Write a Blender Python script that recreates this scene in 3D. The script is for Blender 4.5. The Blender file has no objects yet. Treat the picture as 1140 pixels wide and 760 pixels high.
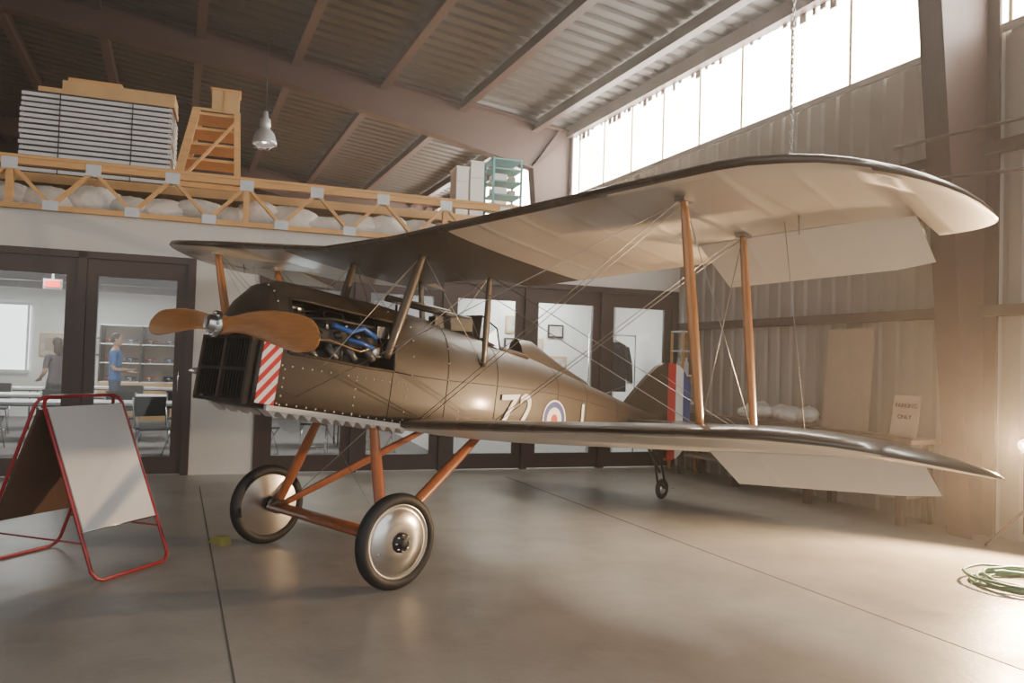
import bpy, math, random
from math import sin, cos, tan, pi, sqrt, radians
from mathutils import Vector, Matrix
random.seed(7)
scene = bpy.context.scene
COL = scene.collection

# ---------------------------------------------------------------- materials
def new_mat(name):
    m = bpy.data.materials.new(name); m.use_nodes = True
    return m, m.node_tree.nodes, m.node_tree.links, m.node_tree.nodes['Principled BSDF']

def pm(name, col, rough=.5, metal=0., var=.15, scale=6., bump=0., bscale=40., coat=0., spec=.5, stretch=None):
    m, N, L, B = new_mat(name)
    tc = N.new('ShaderNodeTexCoord'); mp = N.new('ShaderNodeMapping')
    L.new(tc.outputs['Object'], mp.inputs['Vector'])
    if stretch: mp.inputs['Scale'].default_value = stretch
    nz = N.new('ShaderNodeTexNoise'); nz.inputs['Scale'].default_value = scale; nz.inputs['Detail'].default_value = 4
    L.new(mp.outputs[0], nz.inputs['Vector'])
    mx = N.new('ShaderNodeMix'); mx.data_type = 'RGBA'; mx.name = 'basemix'
    mx.inputs[6].default_value = (*[max(0, c*(1-var)) for c in col], 1)
    mx.inputs[7].default_value = (*[min(1, c*(1+var)) for c in col], 1)
    L.new(nz.outputs['Fac'], mx.inputs[0]); L.new(mx.outputs[2], B.inputs['Base Color'])
    B.inputs['Roughness'].default_value = rough; B.inputs['Metallic'].default_value = metal
    B.inputs['Specular IOR Level'].default_value = spec
    if coat: B.inputs['Coat Weight'].default_value = coat; B.inputs['Coat Roughness'].default_value = .12
    if bump:
        n2 = N.new('ShaderNodeTexNoise'); n2.inputs['Scale'].default_value = bscale
        L.new(mp.outputs[0], n2.inputs['Vector'])
        bp = N.new('ShaderNodeBump'); bp.inputs['Strength'].default_value = bump; bp.inputs['Distance'].default_value = .02
        L.new(n2.outputs['Fac'], bp.inputs['Height']); L.new(bp.outputs[0], B.inputs['Normal'])
    return m

def emit(name, col, strength):
    m, N, L, B = new_mat(name)
    B.inputs['Base Color'].default_value = (*col, 1)
    B.inputs['Emission Color'].default_value = (*col, 1)
    nz = N.new('ShaderNodeTexNoise'); nz.inputs['Scale'].default_value = 1.3
    tc = N.new('ShaderNodeTexCoord'); L.new(tc.outputs['Object'], nz.inputs['Vector'])
    mr = N.new('ShaderNodeMapRange'); mr.inputs[3].default_value = strength*.8; mr.inputs[4].default_value = strength*1.2
    L.new(nz.outputs['Fac'], mr.inputs[0]); L.new(mr.outputs[0], B.inputs['Emission Strength'])
    return m

def ribbed(name, col, rough, per, coat=.3, axis='Y', strength=.5):
    """doped fabric with rib tapes every `per` metres"""
    m = pm(name, col, rough, 0, .08, 3., coat=coat)
    N, L = m.node_tree.nodes, m.node_tree.links; B = N['Principled BSDF']
    tc = N.new('ShaderNodeTexCoord'); sp = N.new('ShaderNodeSeparateXYZ'); L.new(tc.outputs['Object'], sp.inputs[0])
    a = N.new('ShaderNodeMath'); a.operation = 'MULTIPLY'; a.inputs[1].default_value = 2*pi/per; L.new(sp.outputs[axis], a.inputs[0])
    c = N.new('ShaderNodeMath'); c.operation = 'COSINE'; L.new(a.outputs[0], c.inputs[0])
    ab = N.new('ShaderNodeMath'); ab.operation = 'MULTIPLY_ADD'; ab.inputs[1].default_value = .5; ab.inputs[2].default_value = .5; L.new(c.outputs[0], ab.inputs[0])
    pw = N.new('ShaderNodeMath'); pw.operation = 'POWER'; pw.inputs[1].default_value = 14; L.new(ab.outputs[0], pw.inputs[0])
    bp = N.new('ShaderNodeBump'); bp.inputs['Strength'].default_value = strength; bp.inputs['Distance'].default_value = .008
    L.new(pw.outputs[0], bp.inputs['Height']); L.new(bp.outputs[0], B.inputs['Normal'])
    return m

def stripes(name, c1, c2, freq, diag=(1, 1)):
    m, N, L, B = new_mat(name)
    tc = N.new('ShaderNodeTexCoord'); sp = N.new('ShaderNodeSeparateXYZ'); L.new(tc.outputs['Object'], sp.inputs[0])
    a = N.new('ShaderNodeMath'); a.operation = 'MULTIPLY'; a.inputs[1].default_value = diag[0]*freq; L.new(sp.outputs[0], a.inputs[0])
    b = N.new('ShaderNodeMath'); b.operation = 'MULTIPLY_ADD'; b.inputs[1].default_value = diag[1]*freq; L.new(sp.outputs[2], b.inputs[0]); L.new(a.outputs[0], b.inputs[2])
    f = N.new('ShaderNodeMath'); f.operation = 'FRACT'; L.new(b.outputs[0], f.inputs[0])
    g = N.new('ShaderNodeMath'); g.operation = 'GREATER_THAN'; g.inputs[1].default_value = .5; L.new(f.outputs[0], g.inputs[0])
    mx = N.new('ShaderNodeMix'); mx.data_type = 'RGBA'; mx.inputs[6].default_value = (*c1, 1); mx.inputs[7].default_value = (*c2, 1)
    L.new(g.outputs[0], mx.inputs[0]); L.new(mx.outputs[2], B.inputs['Base Color']); B.inputs['Roughness'].default_value = .35
    return m

def glass_mat(name, tint=(.9, .95, .95), refl=.10):
    m = bpy.data.materials.new(name); m.use_nodes = True
    N, L = m.node_tree.nodes, m.node_tree.links; N.clear()
    o = N.new('ShaderNodeOutputMaterial'); mx = N.new('ShaderNodeMixShader')
    t = N.new('ShaderNodeBsdfTransparent'); t.inputs[0].default_value = (*tint, 1)
    g = N.new('ShaderNodeBsdfGlossy'); g.inputs['Roughness'].default_value = .03
    fr = N.new('ShaderNodeFresnel'); fr.inputs[0].default_value = 1.5
    ad = N.new('ShaderNodeMath'); ad.operation = 'MULTIPLY_ADD'; ad.inputs[1].default_value = 1.; ad.inputs[2].default_value = refl-.04
    L.new(fr.outputs[0], ad.inputs[0]); L.new(ad.outputs[0], mx.inputs[0])
    L.new(t.outputs[0], mx.inputs[1]); L.new(g.outputs[0], mx.inputs[2]); L.new(mx.outputs[0], o.inputs[0])
    return m

M = {}
M['brown'] = pm('aircraft_brown', (.052, .037, .023), .46, var=.08, coat=.12)
M['seam'] = pm('fabric_seam', (.035, .025, .017), .5)
M['wingbrown'] = ribbed('wing_brown', (.085, .060, .040), .32, .32, .5)
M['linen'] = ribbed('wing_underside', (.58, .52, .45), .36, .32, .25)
M['linen_lit'] = ribbed('aileron_underside_lit', (.84, .80, .73), .5, .32, .1)  # paler than the wing linen: brighter light on drooped ailerons put into colour
M['wood'] = pm('varnished_wood', (.48, .20, .065), .3, var=.35, scale=5, coat=.6, stretch=(8, 8, 1))
M['propwood'] = pm('propeller_wood', (.66, .27, .075), .28, var=.3, scale=6, coat=.6, stretch=(6, 1, 14))
M['gearwood'] = pm('gear_wood', (.33, .11, .045), .35, var=.3, scale=5, coat=.5, stretch=(6, 6, 1))
M['dark'] = pm('dark_metal', (.02, .02, .022), .5)
M['grille'] = pm('radiator_core', (.03, .03, .028), .55, .3)
M['steel'] = pm('bright_steel', (.6, .6, .6), .25, 1.)
M['rivet'] = pm('cowl_fastener', (.6, .57, .5), .4, .5)
M['alu'] = pm('spun_aluminium', (.74, .73, .71), .24, 1., var=.05)
M['wire'] = pm('rigging_wire', (.45, .43, .40), .35, .8)
M['rubber'] = pm('tyre_rubber', (.018, .018, .018), .6)
M['white'] = pm('white_paint', (.82, .81, .79), .4, var=.04)
M['red'] = pm('red_paint', (.55, .03, .03), .35, var=.1)
M['blue'] = pm('blue_paint', (.03, .06, .25), .35, var=.1)
M['bluehose'] = pm('blue_hose', (.03, .12, .45), .4)
M['engine'] = pm('engine_casting', (.13, .13, .125), .45, .5, .4, 15)
M['engineblk'] = pm('engine_black', (.03, .03, .03), .4, .2)
M['copper'] = pm('brass_pipe', (.45, .32, .2), .35, 1.)
M['redstripe'] = stripes('red_white_stripes', (.85, .84, .82), (.6, .03, .04), 12., (1.0, 1.0))
M['leather'] = pm('cockpit_leather', (.05, .025, .015), .5)
M['screen'] = glass_mat('windscreen_glass', (.8, .85, .85), .12)

M['concrete'] = pm('concrete_floor', (.33, .31, .275), .42, var=.2, scale=1.1, bump=.06, bscale=30, spec=.5)
def concrete_detail():
    m = M['concrete']; N, L = m.node_tree.nodes, m.node_tree.links; B = N['Principled BSDF']
    tc = N.new('ShaderNodeTexCoord'); n = N.new('ShaderNodeTexNoise'); n.inputs['Scale'].default_value = .7; n.inputs['Detail'].default_value = 8; n.inputs['Roughness'].default_value = .65
    L.new(tc.outputs['Object'], n.inputs['Vector'])
    mr = N.new('ShaderNodeMapRange'); mr.inputs[1].default_value = .3; mr.inputs[2].default_value = .7; mr.inputs[3].default_value = .27; mr.inputs[4].default_value = .52
    L.new(n.outputs['Fac'], mr.inputs[0]); L.new(mr.outputs[0], B.inputs['Roughness'])
    # stains and scuffs
    n2 = N.new('ShaderNodeTexNoise'); n2.inputs['Scale'].default_value = 1.9; n2.inputs['Detail'].default_value = 10; n2.inputs['Roughness'].default_value = .72; n2.inputs['Distortion'].default_value = .5
    L.new(tc.outputs['Object'], n2.inputs['Vector'])
    m2 = N.new('ShaderNodeMapRange'); m2.inputs[1].default_value = .34; m2.inputs[2].default_value = .56; m2.inputs[3].default_value = .82; m2.inputs[4].default_value = 1.03
    L.new(n2.outputs['Fac'], m2.inputs[0])
    mu = N.new('ShaderNodeMix'); mu.data_type = 'RGBA'; mu.blend_type = 'MULTIPLY'; mu.inputs[0].default_value = 1.
    L.new(N['basemix'].outputs[2], mu.inputs[6]); L.new(m2.outputs[0], mu.inputs[7]); L.new(mu.outputs[2], B.inputs['Base Color'])
concrete_detail()
M['joint'] = pm('joint_sealant', (.10, .09, .08), .8)
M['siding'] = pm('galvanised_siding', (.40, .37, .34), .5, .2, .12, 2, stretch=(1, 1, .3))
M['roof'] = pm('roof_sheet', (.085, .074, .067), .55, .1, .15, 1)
M['steelbrown'] = pm('primer_steel', (.075, .038, .030), .5, var=.15, scale=3)
M['girt'] = pm('painted_girt', (.08, .052, .042), .6)
M['pane'] = emit('translucent_panel', (1., .93, .82), 15.)
M['panestrip'] = pm('panel_seam', (.75, .62, .36), .5)
M['plaster'] = pm('off_white_wall', (.68, .66, .63), .8, var=.06, scale=3, bump=.1)
M['frame'] = pm('bronze_door_frame', (.075, .05, .042), .4, .2, .1)
M['glass'] = glass_mat('door_glass', (.93, .96, .96), .07)
M['lumber'] = pm('pine_lumber', (.70, .40, .16), .6, var=.25, scale=4, stretch=(1, 1, 6))
M['ply'] = pm('plywood', (.66, .42, .20), .6, var=.2, scale=3)
M['galv'] = pm('galvanised_plate', (.60, .62, .65), .4, .4)
M['louvre'] = pm('louvre_paint', (.62, .60, .57), .45, .1)
M['plastic'] = pm('plastic_wrap', (.80, .78, .75), .35, var=.15, scale=8, bump=.6, bscale=14)
M['louver'] = pm('louver_panel', (.70, .70, .72), .4, .2, .1)
M['blk'] = pm('black_plastic', (.02, .02, .02), .5)
M['board'] = pm('whiteboard', (.72, .72, .71), .3, var=.03)
M['redtube'] = pm('red_tube', (.35, .02, .025), .3, coat=.5)
M['backboard'] = pm('brown_hardboard', (.13, .075, .05), .6)
M['carpet'] = pm('room_carpet', (.20, .18, .17), .95, var=.6, scale=45)
M['tabletop'] = pm('table_top', (.75, .74, .72), .4, var=.03)
M['hose'] = pm('garden_hose', (.06, .20, .12), .4)
M['yellow'] = pm('yellow_paint', (.40, .35, .10), .5)
M['roomwall'] = pm('gallery_wall', (.80, .79, .77), .8, var=.03)
M['tube'] = emit('lamp_tube', (1., .98, .94), 7.)
M['exit'] = emit('exit_sign_red', (1., .08, .05), 3.)
M['bulb'] = emit('warm_bulb', (1., .80, .52), 160.)
M['winbright'] = emit('daylight_window', (.95, .98, 1.), 2.)
M['skyblue'] = pm('teal_paint', (.16, .40, .45), .5)
M['jacket'] = pm('navy_wool', (.022, .024, .032), .9)
M['skin'] = pm('skin', (.55, .32, .22), .55, var=.08)
M['shirtblue'] = pm('blue_shirt', (.06, .16, .42), .8)
M['denim'] = pm('denim', (.06, .08, .14), .85)
M['shirtdark'] = pm('patterned_blouse', (.10, .08, .09), .8, var=.7, scale=30)
M['hair'] = pm('hair', (.06, .04, .03), .6)
M['paper'] = pm('print_paper', (.55, .52, .47), .7, var=.5, scale=9)
M['hardboard'] = pm('tan_board', (.46, .36, .28), .7)

# ---------------------------------------------------------------- mesh builder
class MB:
    def __init__(s, fr=None):
        s.v = []; s.f = []; s.m = []; s.sm = []; s.mats = []; s.fr = fr
    def mi(s, mat):
        mat = M[mat] if isinstance(mat, str) else mat
        if mat not in s.mats: s.mats.append(mat)
        return s.mats.index(mat)
    def add(s, vs, fs, mat, smooth=False):
        o = len(s.v); k = s.mi(mat)
        for p in vs:
            p = Vector(p); s.v.append(Vector(s.fr(*p)) if s.fr else p)
        for f in fs:
            s.f.append([i+o for i in f]); s.m.append(k); s.sm.append(smooth)
    def box(s, x, y, z, mat):
        (x0, x1), (y0, y1), (z0, z1) = x, y, z
        vs = [(x0,y0,z0),(x1,y0,z0),(x1,y1,z0),(x0,y1,z0),(x0,y0,z1),(x1,y0,z1),(x1,y1,z1),(x0,y1,z1)]
        s.add(vs, [(0,3,2,1),(4,5,6,7),(0,1,5,4),(1,2,6,5),(2,3,7,6),(3,0,4,7)], mat)
    def beam(s, p0, p1, w, h, mat, up=(0,0,1), taper=1.):
        p0, p1 = Vector(p0), Vector(p1); d = (p1-p0).normalized(); up = Vector(up)
        if abs(d.dot(up)) > .98: up = Vector((1,0,0))
        r = d.cross(up).normalized(); u = r.cross(d).normalized(); vs = []
        for p, k in ((p0,1.),(p1,taper)):
            for a, b in ((-1,-1),(1,-1),(1,1),(-1,1)):
                vs.append(p + r*a*w/2*k + u*b*h/2*k)
        s.add(vs, [(0,1,2,3),(7,6,5,4),(0,4,5,1),(1,5,6,2),(2,6,7,3),(3,7,4,0)], mat)
    def path(s, pts, r, mat, n=8, closed=False, flat=None, fdir=None, smooth=True):
        pts = [Vector(p) for p in pts]; k = len(pts); vs = []
        rr = r if isinstance(r, (list, tuple)) else [r]*k
        last = None
        for i, p in enumerate(pts):
            if closed: d = (pts[(i+1) % k]-pts[i-1])
            else: d = pts[min(i+1,k-1)]-pts[max(i-1,0)]
            d.normalize()
            if fdir is not None: a = Vector(fdir)
            elif last is not None: a = last
            else: a = Vector((0,0,1)) if abs(d.z) < .9 else Vector((1,0,0))
            a = (a - d*a.dot(d)).normalized(); last = a; b = d.cross(a)
            for j in range(n):
                t = 2*pi*j/n
                vs.append(p + a*cos(t)*rr[i]*(flat or 1) + b*sin(t)*rr[i])
        fs = []
        for i in range(k if closed else k-1):
            for j in range(n):
                i2 = (i+1) % k
                fs.append((i*n+j, i*n+(j+1) % n, i2*n+(j+1) % n, i2*n+j))
        s.add(vs, fs, mat, smooth)
        if not closed:
            o = len(s.v)-k*n; kk = s.mi(mat)
            s.f.append([o+j for j in reversed(range(n))]); s.m.append(kk); s.sm.append(False)
            s.f.append([o+(k-1)*n+j for j in range(n)]); s.m.append(kk); s.sm.append(False)
    def lathe(s, c, axis, prof, mat, n=32, smooth=True):
        c = Vector(c); ax = Vector(axis).normalized()
        a = ax.cross(Vector((0,0,1)) if abs(ax.z) < .9 else Vector((1,0,0))).normalized(); b = ax.cross(a)
        vs = []
        for (r, h) in prof:
            for j in range(n):
                t = 2*pi*j/n; vs.append(c + ax*h + (a*cos(t)+b*sin(t))*r)
        fs = [(i*n+j, i*n+(j+1) % n, (i+1)*n+(j+1) % n, (i+1)*n+j) for i in range(len(prof)-1) for j in range(n)]
        s.add(vs, fs, mat, smooth)
    def ell(s, c, r, mat, n=12, m=8, jit=0.):
        vs = []; fs = []
        for i in range(m+1):
            ph = pi*i/m
            for j in range(n):
                t = 2*pi*j/n; k = 1+random.uniform(-jit, jit)
                vs.append((c[0]+r[0]*sin(ph)*cos(t)*k, c[1]+r[1]*sin(ph)*sin(t)*k, c[2]+r[2]*cos(ph)*k))
        for i in range(m):
            for j in range(n): fs.append((i*n+j, (i+1)*n+j, (i+1)*n+(j+1) % n, i*n+(j+1) % n))
        s.add(vs, fs, mat, True)
    def prism(s, poly, off, mat, smooth=False):
        n = len(poly); off = Vector(off); vs = [Vector(p) for p in poly]+[Vector(p)+off for p in poly]
        s.add(vs, [tuple(range(n)), tuple(reversed(range(n, 2*n)))]+[(i, n+i, n+(i+1) % n, (i+1) % n) for i in range(n)], mat, smooth)
    def mesh(s, name):
        me = bpy.data.meshes.new(name); me.from_pydata([tuple(v) for v in s.v], [], s.f)
        for m in s.mats: me.materials.append(m)
        me.polygons.foreach_set('material_index', s.m); me.polygons.foreach_set('use_smooth', s.sm)
        me.update()
        import bmesh
        bm = bmesh.new(); bm.from_mesh(me); bmesh.ops.recalc_face_normals(bm, faces=bm.faces); bm.to_mesh(me); bm.free()
        return me
    def obj(s, name, parent=None, recenter=False, angle=None):
        loc = Vector((0,0,0))
        if recenter and s.v:
            xs = [v.x for v in s.v]; ys = [v.y for v in s.v]; zs = [v.z for v in s.v]
            loc = Vector(((min(xs)+max(xs))/2, (min(ys)+max(ys))/2, min(zs)))
            s.v = [v-loc for v in s.v]
        o = bpy.data.objects.new(name, s.mesh(name)); o.location = loc; COL.objects.link(o)
        if parent: o.parent = parent
        return o

# ---------------------------------------------------------------- frames
P0 = Vector((-3.91, 9.29)); D = Vector((.9437, .331)); NN = Vector((.331, -.9437))
def W(s, w, z):
    p = P0 + D*s + NN*w; return (p.x, p.y, z)
S0 = Vector((4.4, 7.3)); D2 = Vector((-.40, .917)); IN = Vector((-.917, -.40))
def S(t, q, z):
    p = S0 + D2*t + IN*q; return (p.x, p.y, z)

# ---------------------------------------------------------------- camera
cam = bpy.data.cameras.new('camera'); cam.lens = 857/1140*36; cam.sensor_width = 36
co = bpy.data.objects.new('camera', cam); COL.objects.link(co)
co.matrix_world = Matrix.Translation((0,0,1.45)) @ Matrix.Rotation(radians(90+1.67), 4, 'X') @ Matrix.Rotation(radians(1.8), 4, 'Z')
scene.camera = co

# ---------------------------------------------------------------- shell
b = MB(S); b.box((-14, 22), (-.3, 17), (-.12, 0), 'concrete'); FLOOR = b.obj('floor')
b = MB(S)
for q in (3.0, 6.65, 10.3, 13.95): b.box((-14, 4.2), (q-.005, q+.005), (0, .0015), 'joint')
b.obj('floor_joints')

def corrug(b, length0, length1, per, depth, fn, mat):
    prof = []; x = length0
    while x < length1:
        prof += [(x, 0), (x+per*.55, 0), (x+per*.65, depth), (x+per*.9, depth)]; x += per
    prof.append((x, 0)); vs = []
    for (x, h) in prof: vs += [fn(x, h, 0), fn(x, h, 1)]
    b.add(vs, [(2*i, 2*i+2, 2*i+3, 2*i+1) for i in range(len(prof)-1)], mat)
b = MB(S); corrug(b, -7, 22, .22, .035, lambda x, h, k: (x, -.04-h, 4.75*k), 'siding')
b.box((-7, 22), (-.12, -.09), (0, 6.1), 'siding'); b.obj('wall_right')
b = MB(S); corrug(b, -7, 22, .22, .035, lambda x, h, k: (x, -.05-h*.5, 4.75+1.2*k), 'pane'); b.obj('window_1')
b = MB(S)
t = -6.8
while t < 22:
    b.box((t, t+.035), (-.045, -.03), (4.75, 5.95), 'panestrip'); t += .93
b.box((-7, 22), (-.05, 0), (4.70, 4.77), 'siding')
t = -7
while t < 22:                     # ragged insulation fringe hanging from the eave
    h = random.uniform(.04, .17); b.box((t, t+random.uniform(.05, .12)), (-.04, -.02), (5.95-h, 5.95), 'siding'); t += .16
b.obj('trim_window')
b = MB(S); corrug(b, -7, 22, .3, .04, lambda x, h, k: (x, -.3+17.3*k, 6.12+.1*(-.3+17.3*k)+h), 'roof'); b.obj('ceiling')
# purlins
b = MB(S)
for i in range(11):
    q = .75+1.5*i; z = 6.08+.1*q
    b.box((-7, 22), (q-.04, q+.04), (z-.21, z), 'steelbrown'); b.box((-7, 22), (q-.04, q+.10), (z-.22, z-.20), 'steelbrown')
b.box((-7, 22), (-.03, .12), (5.9, 6.1), 'steelbrown'); b.obj('trim_purlins')
b = MB(S)
for z in (2.08, 3.6): b.box((-7, 22), (-.035, .10), (z-.05, z+.05), 'girt')
b.obj('trim_girts')
def frame_at(t, name):
    b = MB(S); th = .012
    col = [(0, 0), (.32, 0), (.85, 5.25), (0, 6.0)]
    b.prism([(t, q, z) for q, z in col], (th, 0, 0), 'steelbrown')
    for p0, p1 in (((.32, 0), (.85, 5.25)), ((.02, 0), (.02, 6.0))):
        b.beam((t, p0[0], p0[1]), (t, p1[0], p1[1]), .24, .03, 'steelbrown', up=(0, 1, 0))
    ra = [(0, 6.0), (.85, 5.2), (5.5, 6.05), (16.5, 7.15), (16.5, 7.62)]
    b.prism([(t, q, z) for q, z in ra], (th, 0, 0), 'steelbrown')
    for p0, p1 in ((ra[1], ra[2]), (ra[2], ra[3]), (ra[0], ra[4])):
        b.beam((t, p0[0], p0[1]), (t, p1[0], p1[1]), .24, .03, 'steelbrown')
    b.beam((t, .85, 5.2), (t, .3, 6.0), .2, .02, 'steelbrown'); b.obj(name)
for i, t in enumerate((-.1, 8.4, 16.9)): frame_at(t, 'trim_portal_frame_%d' % (i+1))
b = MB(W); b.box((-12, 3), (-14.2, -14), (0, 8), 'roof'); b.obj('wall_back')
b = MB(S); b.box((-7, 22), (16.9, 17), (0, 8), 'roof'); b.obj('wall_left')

# glazed wall
W_ = lambda s, w, z: (s, w, z)
def doorbank(s0, n, start, widths=1.17):
    for i in range(n):
        a = s0+i*widths; bb = a+widths; b = MB(W); w0, w1 = -.03, .03
        b.box((a+.045, a+.165), (w0, w1), (.02, 2.52), 'frame'); b.box((bb-.165, bb-.045), (w0, w1), (.02, 2.52), 'frame')
        b.box((a+.165, bb-.165), (w0, w1), (.02, .22), 'frame'); b.box((a+.165, bb-.165), (w0, w1), (2.32, 2.52), 'frame')
        b.box((a+.165, bb-.165), (-.004, .004), (.22, 2.32), 'glass')
        hs = bb-.11 if i % 2 == 0 else a+.11
        b.path([W_(hs, .03, 1.0), W_(hs, .075, 1.0), W_(hs, .075, 1.25), W_(hs, .03, 1.25)], .01, 'steel', 6)
        b.obj('door_%d' % (start+i))
doorbank(.84, 5, 1); doorbank(-3.49, 3, 6)
b = MB(W)
for s0, n in ((.84, 5), (-3.49, 3)):
    for i in range(n+1):
        x = s0+i*1.17; b.box((x-.045, x+.045), (-.06, .06), (0, 2.6), 'frame')
    b.box((s0, s0+n*1.17), (-.06, .06), (2.52, 2.6), 'frame')
b.obj('trim_door_frames')
b = MB(W)
b.box((.03, .795), (-.08, .04), (0, 2.6), 'plaster'); b.box((-8, -3.55), (-.08, .04), (0, 2.6), 'plaster')
b.box((-8, 6.76), (-.08, .04), (2.6, 3.03), 'plaster'); b.obj('wall_front_of_gallery')
def slab(name, s_near, s_far, w_near, w_far, z0, z1, mat, s_l=-7.95):
    b = MB(W); b.prism([(s_l, w_near, z0), (s_near, w_near, z0), (s_far, w_far, z0), (s_l, w_far, z0)], (0, 0, z1-z0), mat); return b.obj(name)
slab('ceiling_gallery', 5.9, 5.0, -.09, -13.2, 2.86, 2.93, 'roomwall')
slab('floor_mezzanine', 5.85, 4.95, -.5, -13.2, 3.45, 3.56, 'ply')
slab('floor_gallery', 6.70, 6.2, -.085, -8.95, .0, .004, 'carpet')
b = MB(W); b.box((5.75, 6.76), (-1.8, -.09), (2.78, 2.84), 'roomwall'); b.obj('ceiling_lobby')
b = MB(W); b.box((-8, 3.4), (-9.1, -9), (0, 2.85), 'roomwall'); b.obj('wall_gallery_back')
b = MB(W); b.box((-8.1, -8), (-9, -.1), (0, 2.85), 'roomwall'); b.obj('wall_gallery_left')
b = MB(W); b.box((3.55, 6.62), (-1.8, -1.7), (0, 2.85), 'roomwall'); b.box((3.55, 3.65), (-9, -1.8), (0, 2.85), 'roomwall'); b.obj('wall_partition')
b = MB(S); b.box((4.80, 6.30), (.11, .15), (0, 2.78), 'roomwall'); b.obj('wall_lobby_lining')
b = MB(W)
for i, s in enumerate((-6.9, -5.2, 0.4)):
    b.box((s, s+1.5), (-8.99, -8.96), (1.0, 2.4), 'winbright')
    for k in range(3): b.box((s+.73*k, s+.73*k+.04), (-8.96, -8.93), (1., 2.4), 'white')
    b.box((s-.05, s+1.55), (-8.97, -8.92), (2.38, 2.44), 'white'); b.box((s-.05, s+1.55), (-8.97, -8.90), (.95, 1.0), 'white')
b.obj('window_2')
b = MB(W)
for k in range(4): b.box((-7.95, 3.5), (-2.2-2*k, -2.05-2*k), (2.7, 2.85), 'frame')
b.obj('trim_gallery_beams')

# truss
b = MB(W)
b.box((-8, 6.5), (.0, .09), (3.53, 3.60), 'lumber'); b.box((-8, 6.5), (-.06, .10), (3.60, 3.635), 'lumber')
b.box((-8, 6.5), (.0, .09), (3.03, 3.09), 'lumber')
s = -7.8; k = 0
while s < 6.0:
    zt, zb = 3.53, 3.09
    b.beam((s, .045, zt), (s+.42, .045, zb), .038, .075, 'lumber', up=(0, 1, 0)); b.beam((s+.42, .045, zb), (s+.84, .045, zt), .038, .075, 'lumber', up=(0, 1, 0))
    b.box((s-.08, s+.08), (.088, .094), (3.47, 3.60), 'galv'); b.box((s+.34, s+.50), (.088, .094), (3.03, 3.14), 'galv')
    if k % 3 == 1: b.box((s-.035, s+.035), (0, .08), (3.09, 3.53), 'lumber')
    s += .84; k += 1
b.obj('timber_floor_truss')
b = MB(W); s = -7.6
while s < 5.6:
    r = random.uniform(.26, .42)
    b.ell((s, -.27, 3.18+random.uniform(-.02, .06)), (r, .18, random.uniform(.13, .2)), 'plastic', 16, 10, .07); s += r*1.15
b.obj('insulation_bags')

# things on the mezzanine
b = MB(W)
for i in range(15):
    z = 3.60+i*.066
    b.box((-2.02+random.uniform(-.01, .01), -.34), (-1.5, -.62+random.uniform(-.012, .012)), (z, z+.042), 'louver'); b.box((-1.98, -.38), (-1.48, -.64), (z+.042, z+.066), 'blk')
for x in (-1.6, -.8): b.box((x, x+.012), (-.605, -.6), (3.57, 4.58), 'blk')
b.box((-1.98, -.4), (-1.4, -.7), (3.565, 3.60), 'blk')
b.obj('stacked_louver_panels')
b = MB(W); b.box((-1.85, -.32), (-1.3, -.66), (4.60, 4.66), 'ply'); b.box((-1.6, -.32), (-1.2, -.70), (4.66, 4.78), 'ply'); b.box((-1.55, -.95), (-1.2, -.75), (4.78, 4.84), 'lumber')
b.obj('plywood_boards')
b = MB(W)   # wooden step stair
for w in (-.62, -1.15):
    b.beam((-.27, w, 3.60), (-.05, w, 4.62), .05, .1, 'lumber', up=(1, 0, 0)); b.beam((.48, w, 3.60), (.44, w, 4.62), .05, .08, 'lumber', up=(1, 0, 0))
    b.beam((-.27, w, 3.63), (.48, w, 3.63), .05, .08, 'lumber')
for i in range(5):
    z = 3.75+i*.2; b.box((-.26+i*.045, .46), (-1.15, -.62), (z, z+.035), 'lumber')
b.box((-.08, .46), (-1.17, -.60), (4.6, 4.635), 'ply'); b.beam((-.20, -.6, 3.68), (.44, -.6, 4.5), .03, .07, 'lumber', up=(0, 1, 0))
b.obj('wooden_steps')
b = MB(W); b.box((.12, .46), (-1.05, -.75), (4.64, 4.94), 'ply'); b.box((.10, .48), (-1.07, -.73), (4.94, 4.96), 'lumber'); b.box((.27, .31), (-.748, -.74), (4.64, 4.94), 'lumber'); b.obj('plywood_crate')
b = MB(W)
for s, h, w in ((3.42, .68, .2), (3.63, .78, .22)):
    b.box((s, s+w-.02), (-.9, -.55), (3.565, 3.56+h), 'white'); b.box((s, s+w-.02), (-.548, -.545), (3.56+h*.7, 3.56+h*.72), 'galv'); b.box((s-.01, s+w-.01), (-.91, -.54), (3.56+h, 3.58+h), 'white')
b.obj('white_boxes')
b = MB(W)
for s in (3.95, 4.38):
    for w in (-.95, -.55): b.box((s, s+.03), (w, w+.03), (3.565, 4.45), 'skyblue')
for z in (3.7, 3.9, 4.1, 4.28, 4.42): b.box((3.95, 4.41), (-.95, -.52), (z, z+.02), 'skyblue')
for z in (3.72, 3.92, 4.12): b.box((4.0, 4.2), (-.85, -.6), (z, z+.11), 'white'); b.box((4.23, 4.33), (-.85, -.6), (z, z+.08), 'hardboard')
b.obj('metal_shelf')

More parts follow.
